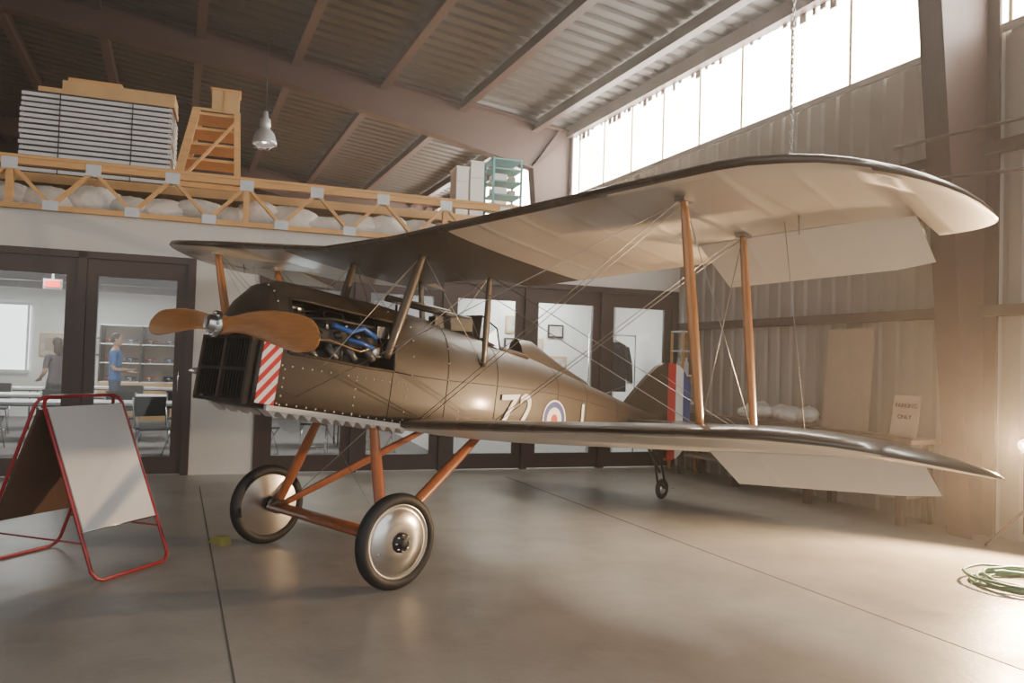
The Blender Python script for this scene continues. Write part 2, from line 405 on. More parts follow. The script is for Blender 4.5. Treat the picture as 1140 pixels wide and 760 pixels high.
# pendant high bay lamp
b = MB(); c = Vector((-3.95, 11.9, 4.74)); k_ = .86
b.lathe(c, (0,0,1), [(r*k_, h*k_) for r, h in [(.0, .62), (.04, .6), (.05, .5), (.09, .46), (.10, .34), (.08, .3), (.17, .2), (.21, .06), (.215, .0), (.20, .0), (.16, .18), (.0, .22)]], 'galv', 24)
b.ell(c+Vector((0,0,.09)), (.05, .05, .07), 'tube', 12, 8)
b.path([c+Vector((0,0,.52)), (c.x, c.y, 6.45)], .008, 'dark', 6)
for k in range(4): b.path([c+Vector((.17*cos(k*pi/4+t0), .17*sin(k*pi/4+t0), -.0 if t0 in (0, pi) else -.05)) for t0 in (0, pi/2, pi)], .004, 'steel', 5)
b.obj('high_bay_lamp', recenter=True)
b = MB(S); b.box((3.2, 4.6), (10.3, 10.5), (6.55, 6.62), 'white'); b.path([(3.25, 10.36, 6.53), (4.55, 10.36, 6.53)], .02, 'tube'); b.path([(3.25, 10.44, 6.53), (4.55, 10.44, 6.53)], .02, 'tube')
for t in (3.5, 4.3): b.path([(t, 10.4, 6.6), (t, 10.4, 6.9)], .006, 'dark', 5)
b.obj('window_strip_standin')  # glowing tubes added in place of a bright strip of far-left windows
# chain
b = MB(); x, y = 2.52, 7.05; z = 3.1; k = 0
while z < 6.2:
    r = []
    for j in range(8):
        a = 2*pi*j/8; h = .013*cos(a); v = .028*sin(a)
        r.append((x+(h if k % 2 else 0), y+(0 if k % 2 else h), z+v))
    b.path(r, .004, 'steel', 4, closed=True); z += .044; k += 1
b.obj('hoist_chain', recenter=True)
b = MB(S)
for z, zz in ((3.55, 3.6), (3.22, 3.12)): b.path([(.15, .95, z), (-1.6, .55, zz)], .015, 'girt', 8)
b.obj('wall_pipes')

# right wall furniture
b = MB(S)
b.box((.28, 4.05), (.02, .50), (.80, .84), 'hardboard'); b.box((.28, 4.05), (.48, .52), (.74, .86), 'girt')
for t in (.4, 1.6, 2.8, 3.95):
    b.box((t, t+.07), (.40, .47), (0, .80), 'girt'); b.box((t, t+.07), (.04, .11), (0, .80), 'girt')
b.box((.45, 4.0), (.08, .42), (.25, .28), 'hardboard'); b.obj('work_bench')
b = MB(S); b.prism([(1.04, .20, .845), (1.66, .20, .845), (1.66, .12, 1.95), (1.04, .12, 1.95)], (0, .02, .003), 'hardboard'); b.obj('leaning_board')
b = MB(S); b.prism([(.30, .40, .865), (.60, .40, .865), (.60, .33, 1.26), (.30, .33, 1.26)], (0, .012, .002), 'hardboard')
o = b.obj('parking_sign')
def text(name, body, mat, size, mtx, parent=None, ext=.002, shear=0.):
    cu = bpy.data.curves.new(name, 'FONT'); cu.body = body; cu.size = size; cu.extrude = ext; cu.align_x = 'CENTER'; cu.align_y = 'CENTER'; cu.shear = shear
    cu.offset = size*.012
    cu.materials.append(M[mat]); ob = bpy.data.objects.new(name, cu); COL.objects.link(ob); ob.matrix_world = mtx
    if parent: ob.parent = parent; ob.matrix_parent_inverse = Matrix.Identity(4)
    return ob
def basis(o, x, y):
    x = Vector(x).normalized(); y = Vector(y).normalized(); z = x.cross(y).normalized()
    return Matrix(((x.x, y.x, z.x, o[0]), (x.y, y.y, z.y, o[1]), (x.z, y.z, z.z, o[2]), (0,0,0,1)))
sx = Vector((*(-D2), 0))
for i, w_ in enumerate(('PARKING', 'ONLY')):
    zt = 1.16-.11*i; q_ = .40-.07*(zt-.865)/.395+.018
    text('sign_text', w_, 'girt', .058, basis(Vector(S(.45, q_, zt)), sx, (0,0,1)), o)
b = MB(S)
for i in range(13):
    rz_ = random.uniform(.06, .09); b.ell((1.82+i*.085, .24+random.uniform(-.06, .06), .868+rz_*1.14+random.uniform(0, .03)), (random.uniform(.07,.13), .11, rz_), 'plastic', 18, 12, .13)
b.obj('crumpled_plastic_sheet')
b = MB(S)
for t in (4.15, 4.42):
    for q in (.04, .30): b.box((t, t+.03), (q, q+.03), (0, 2.0), 'lumber')
for z in (.5, .95, 1.35, 1.70, 1.98):
    b.box((4.15, 4.45), (.04, .33), (z, z+.025), 'white')
    for k in range(3):
        if z < 1.7: b.lathe((4.21+.09*k, .22, z+.025), (0,0,1), [(0,0),(.035,0),(.035,.16),(.015,.2),(.015,.24),(0,.24)], 'plastic' if k % 2 else 'white', 12)
b.obj('storage_shelf')

# hose
b = MB(); pts = []
for i in range(150):
    a = i*2*pi/26; r = .30+.03*sin(i*.37)+.018*(i/26-3); pts.append((3.70+r*cos(a)*1.15, 5.45+r*sin(a), .012+.022*min(2, (i//26) % 3)+.008*sin(i*.9)**2))
b.path(pts, .011, 'hose', 6); b.obj('garden_hose')
# work lamp
b = MB(); c = Vector((4.37, 6.53, 0)); 
for k in range(3): b.path([c+Vector((0,0,.35)), c+Vector((.28*cos(k*2.1+.4), .28*sin(k*2.1+.4), .012))], .012, 'girt', 8)
b.path([c+Vector((0,0,.15)), c+Vector((0,0,.85))], .014, 'girt', 8)
dv = Vector((-.62, -.75, -.1)).normalized()
b.lathe(c+Vector((0,0,.90))-dv*.08, dv, [(0,0),(.03,0),(.045,.03),(.06,.10),(.06,.115),(.055,.10),(.035,.05),(0,.04)], 'girt', 20)
b.ell(c+Vector((0,0,.90))-dv*.0, (.022,.022,.022), 'bulb', 12, 8); b.obj('work_lamp', recenter=True)
# chock
b = MB(); b.prism([(-2.30, 5.99, 0), (-2.15, 5.88, 0), (-2.18, 5.91, .06), (-2.24, 5.95, .06)], (.05, .07, 0), 'yellow'); b.obj('wheel_chock')

# ---------------------------------------------------------------- whiteboard easel
b = MB()
F1, T1, R1 = Vector((-2.55, 4.83, .012)), Vector((-3.03, 4.99, 1.14)), Vector((-3.52, 5.15, .012)); wv = Vector((.2, .6, 0))
def loop(Fp, Tp, lift=0):
    F2, T2 = Fp+wv, Tp+wv; wn = wv.normalized(); dn = (Fp-Tp).normalized(); r = .06
    return [Tp+dn*r, Tp+dn*.02+wn*.02, Tp+wn*r, T2-wn*r, T2+dn*.02-wn*.02, T2+dn*r, F2-dn*r, F2-dn*.02-wn*.02, F2-wn*r, Fp+wn*r, Fp-dn*.02+wn*.02, Fp-dn*r]
b.path(loop(F1, T1), .012, 'redtube', 8, closed=True); b.path(loop(R1, T1-Vector((.03, -.01, .0))), .012, 'redtube', 8, closed=True)
def panel(Fp, Tp, f0, f1, m1, m2, off):
    a0, a1 = Tp.lerp(Fp, f0), Tp.lerp(Fp, f1); wn = wv.normalized(); i = .018
    nrm = wv.cross(Fp-Tp).normalized()*off
    b.prism([a0+wn*i, a1+wn*i, a1+wv-wn*i, a0+wv-wn*i], nrm, m1)
    b.prism([a0+wn*i-nrm*.1, a1+wn*i-nrm*.1, a1+wv-wn*i-nrm*.1, a0+wv-wn*i-nrm*.1], -nrm*.6, m2)
    for p, q in ((a0, a0+wv), (a1, a1+wv)): b.path([p+wn*.01, q-wn*.01], .009, 'steel', 6)
panel(F1, T1, .06, .74, 'board', 'backboard', -.012); panel(R1, T1, .07, .74, 'backboard', 'backboard', .012)
b.path([T1.lerp(F1, .8), T1.lerp(R1, .8)], .006, 'redtube', 6); b.path([T1.lerp(F1, .8)+wv, T1.lerp(R1, .8)+wv], .006, 'redtube', 6)
b.obj('a_frame_whiteboard')

# ---------------------------------------------------------------- gallery contents
def chair_mesh():
    b = MB()
    for x in (-.2, .2):
        b.path([(x, -.22, 0), (x, .05, .45), (x, .2, .84)], .011, 'steel', 6); b.path([(x*.9, .24, 0), (x*.9, -.18, .44)], .011, 'steel', 6)
    b.box((-.19, .19), (-.2, .18), (.435, .465), 'blk'); b.box((-.2, .2), (.13, .155), (.6, .86), 'blk')
    b.path([(-.18, .2, .08), (.18, .2, .08)], .009, 'steel', 6); b.path([(-.2, -.17, .08), (.2, -.17, .08)], .009, 'steel', 6)
    return b.mesh('folding_chair')
cm = chair_mesh()
for (s, w, r) in ((-.45, -1.1, .4), (-2.5, -1.0, .2), (-1.9, -2.9, 3.2), (-1.1, -2.85, 3.4), (-.2, -2.9, 3.), (-2.8, -2.8, 3.1), (-3.2, -4.8, .1), (-1.2, -4.8, .0), (-.2, -4.7, .1), (.9, -1.3, .5), (1.7, -2.0, 3.), (2.6, -1.5, .3), (.6, -4.1, 2.9)):
    o = bpy.data.objects.new('folding_chair', cm); COL.objects.link(o); o.location = W(s, w, .004); o.rotation_euler = (0, 0, r+.33)
tb = MB(); tb.box((-.92, .92), (-.37, .37), (.71, .745), 'tabletop'); tb.box((-.90, .90), (-.35, .35), (.69, .71), 'blk')
for x in (-.75, .75):
    for y in (-.28, .28): tb.path([(x, y, 0), (x, y, .70)], .014, 'dark', 8)
    tb.path([(x, -.28, .2), (x, .28, .2)], .01, 'dark', 6)
tm = tb.mesh('folding_table')
for (s, w) in ((-2.5, -1.95), (-.5, -2.0), (-3.0, -3.9), (-1.05, -3.9), (1.4, -3.0), (-3.7, -6.2), (-1.5, -7.0)):
    o = bpy.data.objects.new('folding_table', tm); COL.objects.link(o); o.location = W(s, w, .004); o.rotation_euler = (0, 0, math.atan2(D.y, D.x))
b = MB(W); b.box((-2.2, -1.95), (-3.02, -3.0), (2.35, 2.5), 'white')
b.box((-2.17, -1.98), (-2.998, -2.99), (2.38, 2.47), 'exit'); b.box((-2.09, -2.06), (-3.02, -3.0), (2.5, 2.85), 'white'); b.obj('exit_sign')
b = MB(W)   # display cabinet
b.box((-2.2, -.6), (-8.6, -8.0), (0.005, .8), 'ply')
for s in (-2.2, -1.42, -.63): b.box((s, s+.03), (-8.6, -8.0), (.8, 2.0), 'frame')
b.box((-2.2, -.6), (-8.62, -8.6), (.8, 2.), 'hardboard')
for z in (.8, 1.2, 1.6, 2.0): b.box((-2.2, -.6), (-8.6, -8.0), (z, z+.02), 'white')
for z in (.82, 1.22, 1.62):
    for k in range(4):
        x = -2.0+k*.38; b.path([(x-.1, -8.3, z+.08), (x+.14, -8.3, z+.08)], [.03, .012], 'blue' if k % 2 else 'red', 8); b.box((x-.03, x+.03), (-8.45, -8.1), (z+.07, z+.08), 'white'); b.box((x-.01, x+.01), (-8.31, -8.29), (z, z+.07), 'steel')
b.obj('display_cabinet')
def picture(s, w, z, wd, ht, k):
    b = MB(W); b.box((s, s+wd), (w, w+.02), (z, z+ht), 'frame' if k else 'ply'); b.box((s+.03, s+wd-.03), (w+.02, w+.024), (z+.03, z+ht-.03), 'paper'); b.box((s+.1, s+wd-.1), (w+.024, w+.026), (z+.12, z+ht-.1), 'hardboard'); b.obj('framed_picture')
for i, (s, z, wd, ht) in enumerate(((3.9, 1.55, .4, .5), (4.6, 1.45, .32, .42), (4.98, 1.5, .3, .38), (4.6, 1.0, .3, .38), (4.98, 1.05, .34, .36), (5.35, 1.9, .28, .22), (4.62, 1.95, .5, .28), (4.0, 1.0, .3, .4), (5.40, 1.2, .3, .4))): picture(s, -1.695, z, wd, ht, i % 2)
picture(-3.5, -8.99, 1.3, .6, .5, 0); picture(-2.8, -8.99, 1.35, .5, .4, 1); picture(-.3, -8.99, 1.3, .55, .5, 1)
b = MB(W)
for s, w in ((-2.5, -3.3), (-2.5, -6.9), (1.2, -3.3), (4.7, -.9)):
    b.box((s-.6, s+.6), (w-.1, w+.1), (2.80, 2.85), 'white'); b.box((s-.57, s+.57), (w-.08, w+.08), (2.785, 2.80), 'tube')
b.obj('ceiling_fill_panels')  # glowing panels added for room brightness, no known fixtures
for s, w in ((-2.5, -3.3), (-2.5, -6.9), (1.2, -3.3), (4.9, -.9)):
    l = bpy.data.lights.new('gallery_fill', 'AREA'); l.energy = 60 if s < 4 else 60; l.size = 1.2; l.color = (1, .97, .93)  # added area lights that brighten the gallery and lobby
    o = bpy.data.objects.new('gallery_fill', l); COL.objects.link(o); o.location = W(s, w, 2.77)
# jacket
b = MB(W); s0, w0 = 6.12, -.75
rings = [(1.05, .20, .06), (1.25, .20, .065), (1.5, .19, .07), (1.7, .215, .07), (1.78, .17, .05), (1.82, .07, .04)]
vs = []; n = 16
for z, rx, ry in rings:
    for j in range(n): a = 2*pi*j/n; vs.append((s0+rx*cos(a), w0+ry*sin(a)*(1+.15*sin(5*a)), z+.02))
b.add(vs, [(i*n+j, i*n+(j+1) % n, (i+1)*n+(j+1) % n, (i+1)*n+j) for i in range(len(rings)-1) for j in range(n)], 'jacket', True)
for k in (-1, 1): b.path([(s0+k*.17, w0, 1.76), (s0+k*.235, w0, 1.52), (s0+k*.26, w0+.02, 1.20)], [.065, .06, .05], 'jacket', 10)
b.path([(s0-.2, w0, 1.78), (s0, w0, 1.87), (s0+.2, w0, 1.78)], .01, 'ply', 6); b.path([(s0, w0, 1.87), (s0, w0, 1.93), (s0+.02, w0, 1.95)], .005, 'steel', 6)
b.prism([(s0-.05, w0+.066, 1.8), (s0+.05, w0+.066, 1.8), (s0, w0+.075, 1.5)], (0, .004, 0), 'shirtdark')
b.path([(s0-.45, w0, 1.95), (s0+.35, w0, 1.95)], .012, 'steel', 8)
for k in (-.45, .35): b.path([(s0+k, w0, .02), (s0+k, w0, 1.96)], .012, 'steel', 8); b.path([(s0+k, w0-.2, .018), (s0+k, w0+.2, .018)], .012, 'steel', 8)
b.obj('hanging_jacket')

# ---------------------------------------------------------------- people
def person(name, loc, rz, k, shirt, pants, longhair, wr):
    V = [(0,0,.95),(0,0,1.10),(0,0,1.28),(0,-.01,1.42),(0,-.005,1.50),(0,.01,1.57)]
    R = [(.15,.115),(.125,.10),(.155,.115),(.12,.09),(.055,.055),(.05,.055)]
    E = [(0,1),(1,2),(2,3),(3,4),(4,5)]
    for sgn in (-1, 1):
        o = len(V); V += [(sgn*.095,0,.86),(sgn*.105,.015,.49),(sgn*.11,-.02,.09),(sgn*.125,.13,.035)]; R += [(.09,.095),(.06,.065),(.042,.045),(.038,.028)]; E += [(0,o),(o,o+1),(o+1,o+2),(o+2,o+3)]
        o = len(V); e, w_ = wr[0 if sgn < 0 else 1]; V += [(sgn*.175,-.005,1.41),(sgn*e[0],e[1],e[2]),(sgn*w_[0],w_[1],w_[2])]; R += [(.06,.06),(.043,.043),(.029,.026)]; E += [(3,o),(o,o+1),(o+1,o+2)]
    me = bpy.data.meshes.new('tmp'); me.from_pydata(V, E, []); ob = bpy.data.objects.new('tmp', me); COL.objects.link(ob)
    ob.modifiers.new('skin', 'SKIN'); sd = ob.modifiers.new('s', 'SUBSURF'); sd.levels = 2
    sv = me.skin_vertices[0].data
    for i, r in enumerate(R): sv[i].radius = r
    sv[0].use_root = True
    dg = bpy.context.evaluated_depsgraph_get(); em = bpy.data.meshes.new_from_object(ob.evaluated_get(dg))
    b = MB(); vs = [v.co.copy() for v in em.vertices]
    groups = {}
    for p in em.polygons:
        c = p.center
        elbow = min(wr[0][0][2], wr[1][0][2])
        if c.z > 1.47: mt = 'skin'
        elif c.z < .075: mt = 'leather'
        elif c.z < .93 and not (abs(c.x) > .2 or c.y > .14): mt = pants
        elif (c.y > .13 or c.z < elbow+.08) and (abs(c.x) > .16 or c.y > .14) and c.z > .7: mt = 'skin'
        else: mt = shirt
        groups.setdefault(mt, []).append(tuple(p.vertices))
    for mt, fs in groups.items(): b.add(vs, fs, mt, True)
    bpy.data.objects.remove(ob); bpy.data.meshes.remove(em)
    b.ell((0, .015, 1.66), (.076, .095, .115), 'skin', 20, 14); b.ell((0, .03, 1.60), (.055, .07, .055), 'skin', 14, 10)
    b.ell((0, -.008, 1.685), (.084, .10, .105), 'hair', 20, 12)
    b.path([(0, .105, 1.675), (0, .128, 1.64), (0, .108, 1.632)], [.008, .014, .01], 'skin', 8)
    for sg in (-1, 1):
        b.ell((sg*.078, .01, 1.655), (.012, .02, .032), 'skin', 10, 8); b.ell((sg*.03, .100, 1.665), (.013, .009, .008), 'white', 8, 6); b.ell((sg*.03, .107, 1.665), (.006, .005, .006), 'hair', 8, 6)
        b.path([(sg*.015, .106, 1.686), (sg*.045, .098, 1.686)], .004, 'hair', 5)
    b.path([(-.024, .097, 1.605), (0, .106, 1.606), (.024, .097, 1.605)], .005, 'red', 6)
    if longhair:
        b.ell((0, -.05, 1.56), (.08, .06, .16), 'hair', 16, 10)
    for sgn in (-1, 1):
        e, w_ = wr[0 if sgn < 0 else 1]; W0 = Vector((sgn*w_[0], w_[1], w_[2])); E0 = Vector((sgn*e[0], e[1], e[2])); d = (W0-E0).normalized()
        u = Vector((-sgn, 0, 0)); u = (u-d*u.dot(d)).normalized(); v = d.cross(u)
        b.path([W0-d*.02, W0+d*.02, W0+d*.06, W0+d*.095], [.026, .036, .042, .036], 'skin', 10, flat=.45, fdir=v)
        for j, L in enumerate((.07, .08, .074, .058)):
            q = W0+d*.085+u*(.027-.018*j); b.path([q, q+d*L*.5+v*.006*sgn, q+d*L*.8+v*.022*sgn], [.009, .0085, .007], 'skin', 6)
        q = W0+d*.03+u*.03; b.path([q, q+u*.025+d*.03, q+u*.028+d*.06], [.012, .01, .008], 'skin', 6)
    o = b.obj(name); o.location = loc; o.rotation_euler = (0,0,rz); o.scale = (k,)*3
    return o
person('man_standing', (-7.24, 14.1, .004), radians(-75), 1.0, 'shirtblue', 'denim', False, (((.23,.0,1.12), (.15,.22,1.08)), ((.23,.02,1.12), (.13,.23,1.12))))
person('woman_standing', (-7.85, 13.3, .004), radians(60), .93, 'shirtdark', 'blk', True, (((.22,-.03,1.14), (.2,.16,1.02)), ((.22,-.02,1.13), (.24,.05,.86))))

# ---------------------------------------------------------------- BIPLANE
O = bpy.data.objects.new('biplane', None); COL.objects.link(O)
O.location = (-1.277, 5.465, 0); O.rotation_euler = (0, 0, math.atan2(-.726, -.688))
O.empty_display_size = .3
# ---- fuselage
ST = [(.735,1.175,1.42,1.70,.325),(.725,1.16,1.45,1.78,.345),(.695,1.145,1.47,1.86,.358),(.63,1.135,1.48,1.925,.365),(.55,1.125,1.475,1.96,.37),(.42,1.11,1.46,1.95,.375),
      (.2,1.075,1.43,1.92,.38),(-.05,1.04,1.395,1.89,.38),(-.28,1.01,1.37,1.86,.38),(-.45,.98,1.345,1.83,.38),(-.8,.94,1.31,1.77,.38),(-1.1,.905,1.29,1.71,.375),(-1.35,.88,1.27,1.65,.365),
      (-1.6,.86,1.25,1.60,.35),(-1.85,.84,1.23,1.55,.335),(-2.2,.815,1.19,1.46,.30),(-2.7,.785,1.12,1.33,.245),(-3.3,.75,1.02,1.17,.17),(-3.8,.725,.94,1.04,.11),(-4.3,.70,.88,.93,.045)]
def ring(a, zb, zl, zt, w, k=1.):
    pts = [(0, zb), (w*.9, zb), (w, zb+.05), (w, (zb+zl)/2), (w, zl)]
    for i in range(1, 12):
        th = radians(15*i); c, s_ = cos(th), sin(th)
        pts.append((w*math.copysign(abs(c)**.85, c), zl+(zt-zl)*s_**.95))
    pts += [(-w, zl), (-w, (zb+zl)/2), (-w, zb+.05), (-w*.9, zb)]
    return [(a-.14*(z-1.5), bb, z) for bb, z in pts]
b = MB(); vs = []
for st in ST: vs += ring(*st)
fs = []; n = 20
for i in range(len(ST)-1):
    a = ST[i][0]
    for j in range(n):
        if a <= .56 and a > -.2 and (j in (4, 5, 6) or j in (13, 14, 15)): continue
        if a <= -1.3 and a > -1.8 and j in (8, 9, 10, 11): continue
        fs.append((i*n+j, i*n+(j+1) % n, (i+1)*n+(j+1) % n, (i+1)*n+j))
b.add(vs, fs, 'brown', True)
b.add(ring(*ST[0]), [tuple(range(20))], 'brown'); b.add(ring(*ST[-1]), [tuple(range(20))], 'brown')
b.add(ring(-.285, 1.02, 1.37, 1.85, .37), [tuple(range(20))], 'dark')   # firewall
for sg in (1, -1):
    lo = [Vector(ring(*st)[4 if sg > 0 else 16]) for st in ST[4:9]]; hi = [Vector(ring(*st)[7 if sg > 0 else 13]) for st in ST[4:9]]
    b.path(lo, .009, 'brown', 6); b.path(hi, .009, 'brown', 6)
    b.path([Vector(ring(*ST[4])[k]) for k in ((4,5,6,7) if sg > 0 else (13,14,15,16))], .009, 'brown', 6)
    b.path([Vector(ring(*ST[8])[k]) for k in ((4,5,6,7) if sg > 0 else (13,14,15,16))], .009, 'brown', 6)
rim = [Vector(ring(*st)[8]) for st in ST[12:15]] + [Vector(ring(*ST[14])[k]) for k in (9,10,11)] + [Vector(ring(*st)[12]) for st in reversed(ST[12:15])] + [Vector(ring(*ST[12])[k]) for k in (11,10,9)]
b.path(rim, .022, 'leather', 8, closed=True)
# panel joints / seams around the body and along the longeron
for idx in (3, 8, 10, 12, 15, 16, 17):
    rg = ring(*ST[idx]); b.path([Vector(rg[k]) for k in range(1, 20)], .0035, 'seam', 5)
for kk in (4, 16): b.path([Vector(ring(*st)[kk]) for st in ST[8:]], .004, 'seam', 5)
hf = [(-1.90,.10,1.68),(-2.1,.10,1.66),(-2.5,.06,1.47),(-2.95,.02,1.29)]; vs = []
for a, w, z in hf:
    for j in range(9): th = pi*j/8; vs.append((a, w*cos(th), z-.22+.22*sin(th)))
b.add(vs, [(i*9+j, i*9+j+1, i*9+10+j, i*9+9+j) for i in range(3) for j in range(8)], 'brown', True); b.add(vs[:9], [tuple(range(9))], 'leather')
def sidept(a, z, eps=.003, sg=1):
    for i in range(len(ST)-1):
        if ST[i][0] >= a >= ST[i+1][0]:
            f = (ST[i][0]-a)/(ST[i][0]-ST[i+1][0]); w = ST[i][4]*(1-f)+ST[i+1][4]*f; return (a-.14*(z-1.5), sg*(w+eps), z)
for a in [x*.07-.4 for x in range(16)]:
    b.ell(sidept(min(a, .70), 1.40-.12*(.6-a), 0), (.007,.005,.007), 'rivet', 6, 4)
    b.ell(sidept(min(a, .70), 1.18-.15*(.7-a), 0), (.007,.005,.007), 'rivet', 6, 4)
for a in (.56, .02, -.42, -.95):
    for k in range(5): b.ell(sidept(a, 1.12+k*.055-.14*(.3-a)*.9, 0), (.007,.005,.007), 'rivet', 6, 4)
for a in (.60, -.28, -.45, -.9):
    st = min(ST, key=lambda s: abs(s[0]-a)); 
    for k in range(4, 17): p = ring(*st)[k]; b.ell(p, (.007,.007,.007), 'rivet', 6, 4)
b.obj('fuselage', O)
b = MB(); 
for sg in (1, -1):
    p = [sidept(.73, 1.17, .004, sg), sidept(.73, 1.54, .004, sg), sidept(.60, 1.54, .004, sg), sidept(.60, 1.15, .004, sg)]
    p = [Vector((q[0], sg*.370, q[2])) for q in p]; b.prism(p, (0, sg*.006, 0), 'redstripe')
b.obj('striped_panel', O)
# radiator
b = MB(); fx = lambda z: .76-.14*(z-1.5)
b.prism([(fx(1.19), -.31, 1.19), (fx(1.19), .31, 1.19), (fx(1.56), .31, 1.56), (fx(1.56), -.31, 1.56)], (-.04, 0, 0), 'grille')
for i in range(17):
    y = -.30+.0375*i; b.beam((fx(1.2)+.012, y, 1.2), (fx(1.55)+.012, y, 1.55), .006, .028, 'dark', up=(1, .5, 0))
for y0 in (-.33, -.02, .31): b.beam((fx(1.17)+.015, y0+.01, 1.17), (fx(1.58)+.015, y0+.01, 1.58), .035, .03, 'brown', up=(1,0,0))
for z in (1.17, 1.37, 1.57): b.beam((fx(z)+.015, -.33, z), (fx(z)+.015, .33, z), .03, .02, 'dark')
b.obj('radiator', O)
# underside louvres
b = MB()
for sg in (1, -1):
    b.prism([(.70, sg*.35, 1.155), (.70, sg*.35, 1.120), (-.40, sg*.35, .960), (-.40, sg*.35, .995)], (0, sg*.034, 0), 'louvre')
    for i in range(13):
        a = .70-i*.085; z = 1.13-.145*(.72-a)
        b.prism([(a, sg*.372, z), (a-.075, sg*.372, z-.011), (a-.06, sg*.36, z-.05)], (0, -sg*.10, .0), 'louvre')
b.obj('lower_cowl_louvres', O)
# engine
b = MB()
b.box((-.2, .50), (-.17, .17), (1.22, 1.5), 'engine')
for sg in (1, -1):
    b.beam((-.2, sg*.2, 1.54), (.50, sg*.2, 1.62), .15, .14, 'engine', up=(0, -sg*.4, 1)); b.beam((-.18, sg*.24, 1.62), (.48, sg*.24, 1.70), .1, .05, 'engineblk', up=(0, -sg*.4, 1))
    for i in range(4):
        a = -.08+i*.15; b.path([(a, sg*.25, 1.55), (a+.01, sg*.33, 1.50), (a-.03, sg*.34, 1.44)], .025, 'engine', 8); b.ell((a+.02, sg*.30, 1.66), (.015,.015,.025), 'steel', 8, 6)
        b.path([(a+.02, sg*.29, 1.67), (a+.03, sg*.26, 1.75), (.1, sg*.1, 1.78)], .006, 'blk', 5)
        b.lathe((a+.07, sg*.26, 1.60), (0, sg, .3), [(0,0),(.03,0),(.03,.03),(.015,.04),(0,.04)], 'engineblk', 12)
    b.path([(.22, sg*.34, 1.67), (.08, sg*.35, 1.63), (-.02, sg*.345, 1.66), (-.14, sg*.33, 1.60)], .018, 'bluehose', 8)
    b.path([(.10, sg*.34, 1.58), (.0, sg*.35, 1.56), (-.1, sg*.345, 1.53)], .015, 'bluehose', 8)
    b.path([(.45, sg*.33, 1.56), (.25, sg*.345, 1.57), (.0, sg*.34, 1.50), (-.2, sg*.33, 1.56)], .008, 'copper', 8)
    b.path([(.5, sg*.30, 1.70), (.2, sg*.32, 1.71), (-.2, sg*.31, 1.66)], .011, 'blk', 8)
    b.lathe((-.16, sg*.27, 1.5), (0, sg, 0), [(0,.0),(.055,0),(.055,.06),(.03,.075),(0,.075)], 'alu', 16)
    b.lathe((.12, sg*.24, 1.49), (0,0,1), [(0,-.06),(.035,-.06),(.045,0),(.03,.08),(0,.09)], 'engine', 12)
    b.box((-.24, -.14), (sg*.26 if sg > 0 else -.34, .34 if sg > 0 else -.26), (1.60, 1.68), 'alu')
b.lathe((.35, 0, 1.78), (0,0,1), [(0,-.04),(.1,-.04),(.1,.03),(.08,.05),(0,.05)], 'alu', 20)
b.obj('engine', O)

# propeller
b = MB(); HB = Vector((.825, .02, 1.637)); R = 1.12
rs = [-1.0,-.985,-.95,-.88,-.76,-.62,-.48,-.34,-.22,-.13,-.08,-.04,0,.04,.08,.13,.22,.34,.48,.62,.76,.88,.95,.985,1.0]
def chord(r):
    T = [(0,.125),(.05,.125),(.10,.115),(.15,.115),(.25,.14),(.4,.19),(.6,.225),(.75,.225),(.88,.20),(.95,.16),(.985,.10),(1,.02)]
    for (r0, c0), (r1, c1) in zip(T, T[1:]):
        if r0 <= r <= r1: return c0+(c1-c0)*(r-r0)/(r1-r0)
ax = Vector((.99, 0, .14)); up = Vector((-.14, 0, .99)); span = Vector((0, .9985, -.05))
vs = []; n = 16
for r in rs:
    ar = abs(r); c = chord(ar); sg = 1 if r >= 0 else -1
    beta = radians(46-30*min(1, ar/.9))*(1 if ar > .07 else ar/.07)
    th = max(.012, .10*(1-ar*3.2)) if ar < .27 else max(.007, .03*(1-ar*.75))
    cd = up*cos(beta)+ax*sin(beta)*sg; td = ax*cos(beta)-up*sin(beta)*sg
    for j in range(n):
        t = 2*pi*j/n; vs.append(HB+span*r*R+cd*cos(t)*c/2+td*sin(t)*th/2+up*(.012*sin(ar*5)))
b.add(vs, [(i*n+j, i*n+(j+1) % n, (i+1)*n+(j+1) % n, (i+1)*n+j) for i in range(len(rs)-1) for j in range(n)], 'propwood', True)
b.lathe(HB+ax*.045, ax, [(.085,-.01),(.085,.010),(.055,.014),(.048,.055),(.02,.06),(0,.06)], 'alu', 24)
for k in range(8): b.lathe(HB+ax*.052+Vector((0, cos(k*pi/4), 0))*.070+up*sin(k*pi/4)*.070, ax, [(.010,0),(.010,.018),(0,.018)], 'steel', 6)
b.path([HB-ax*.14, HB-ax*.03], .055, 'dark', 16); b.obj('propeller', O)

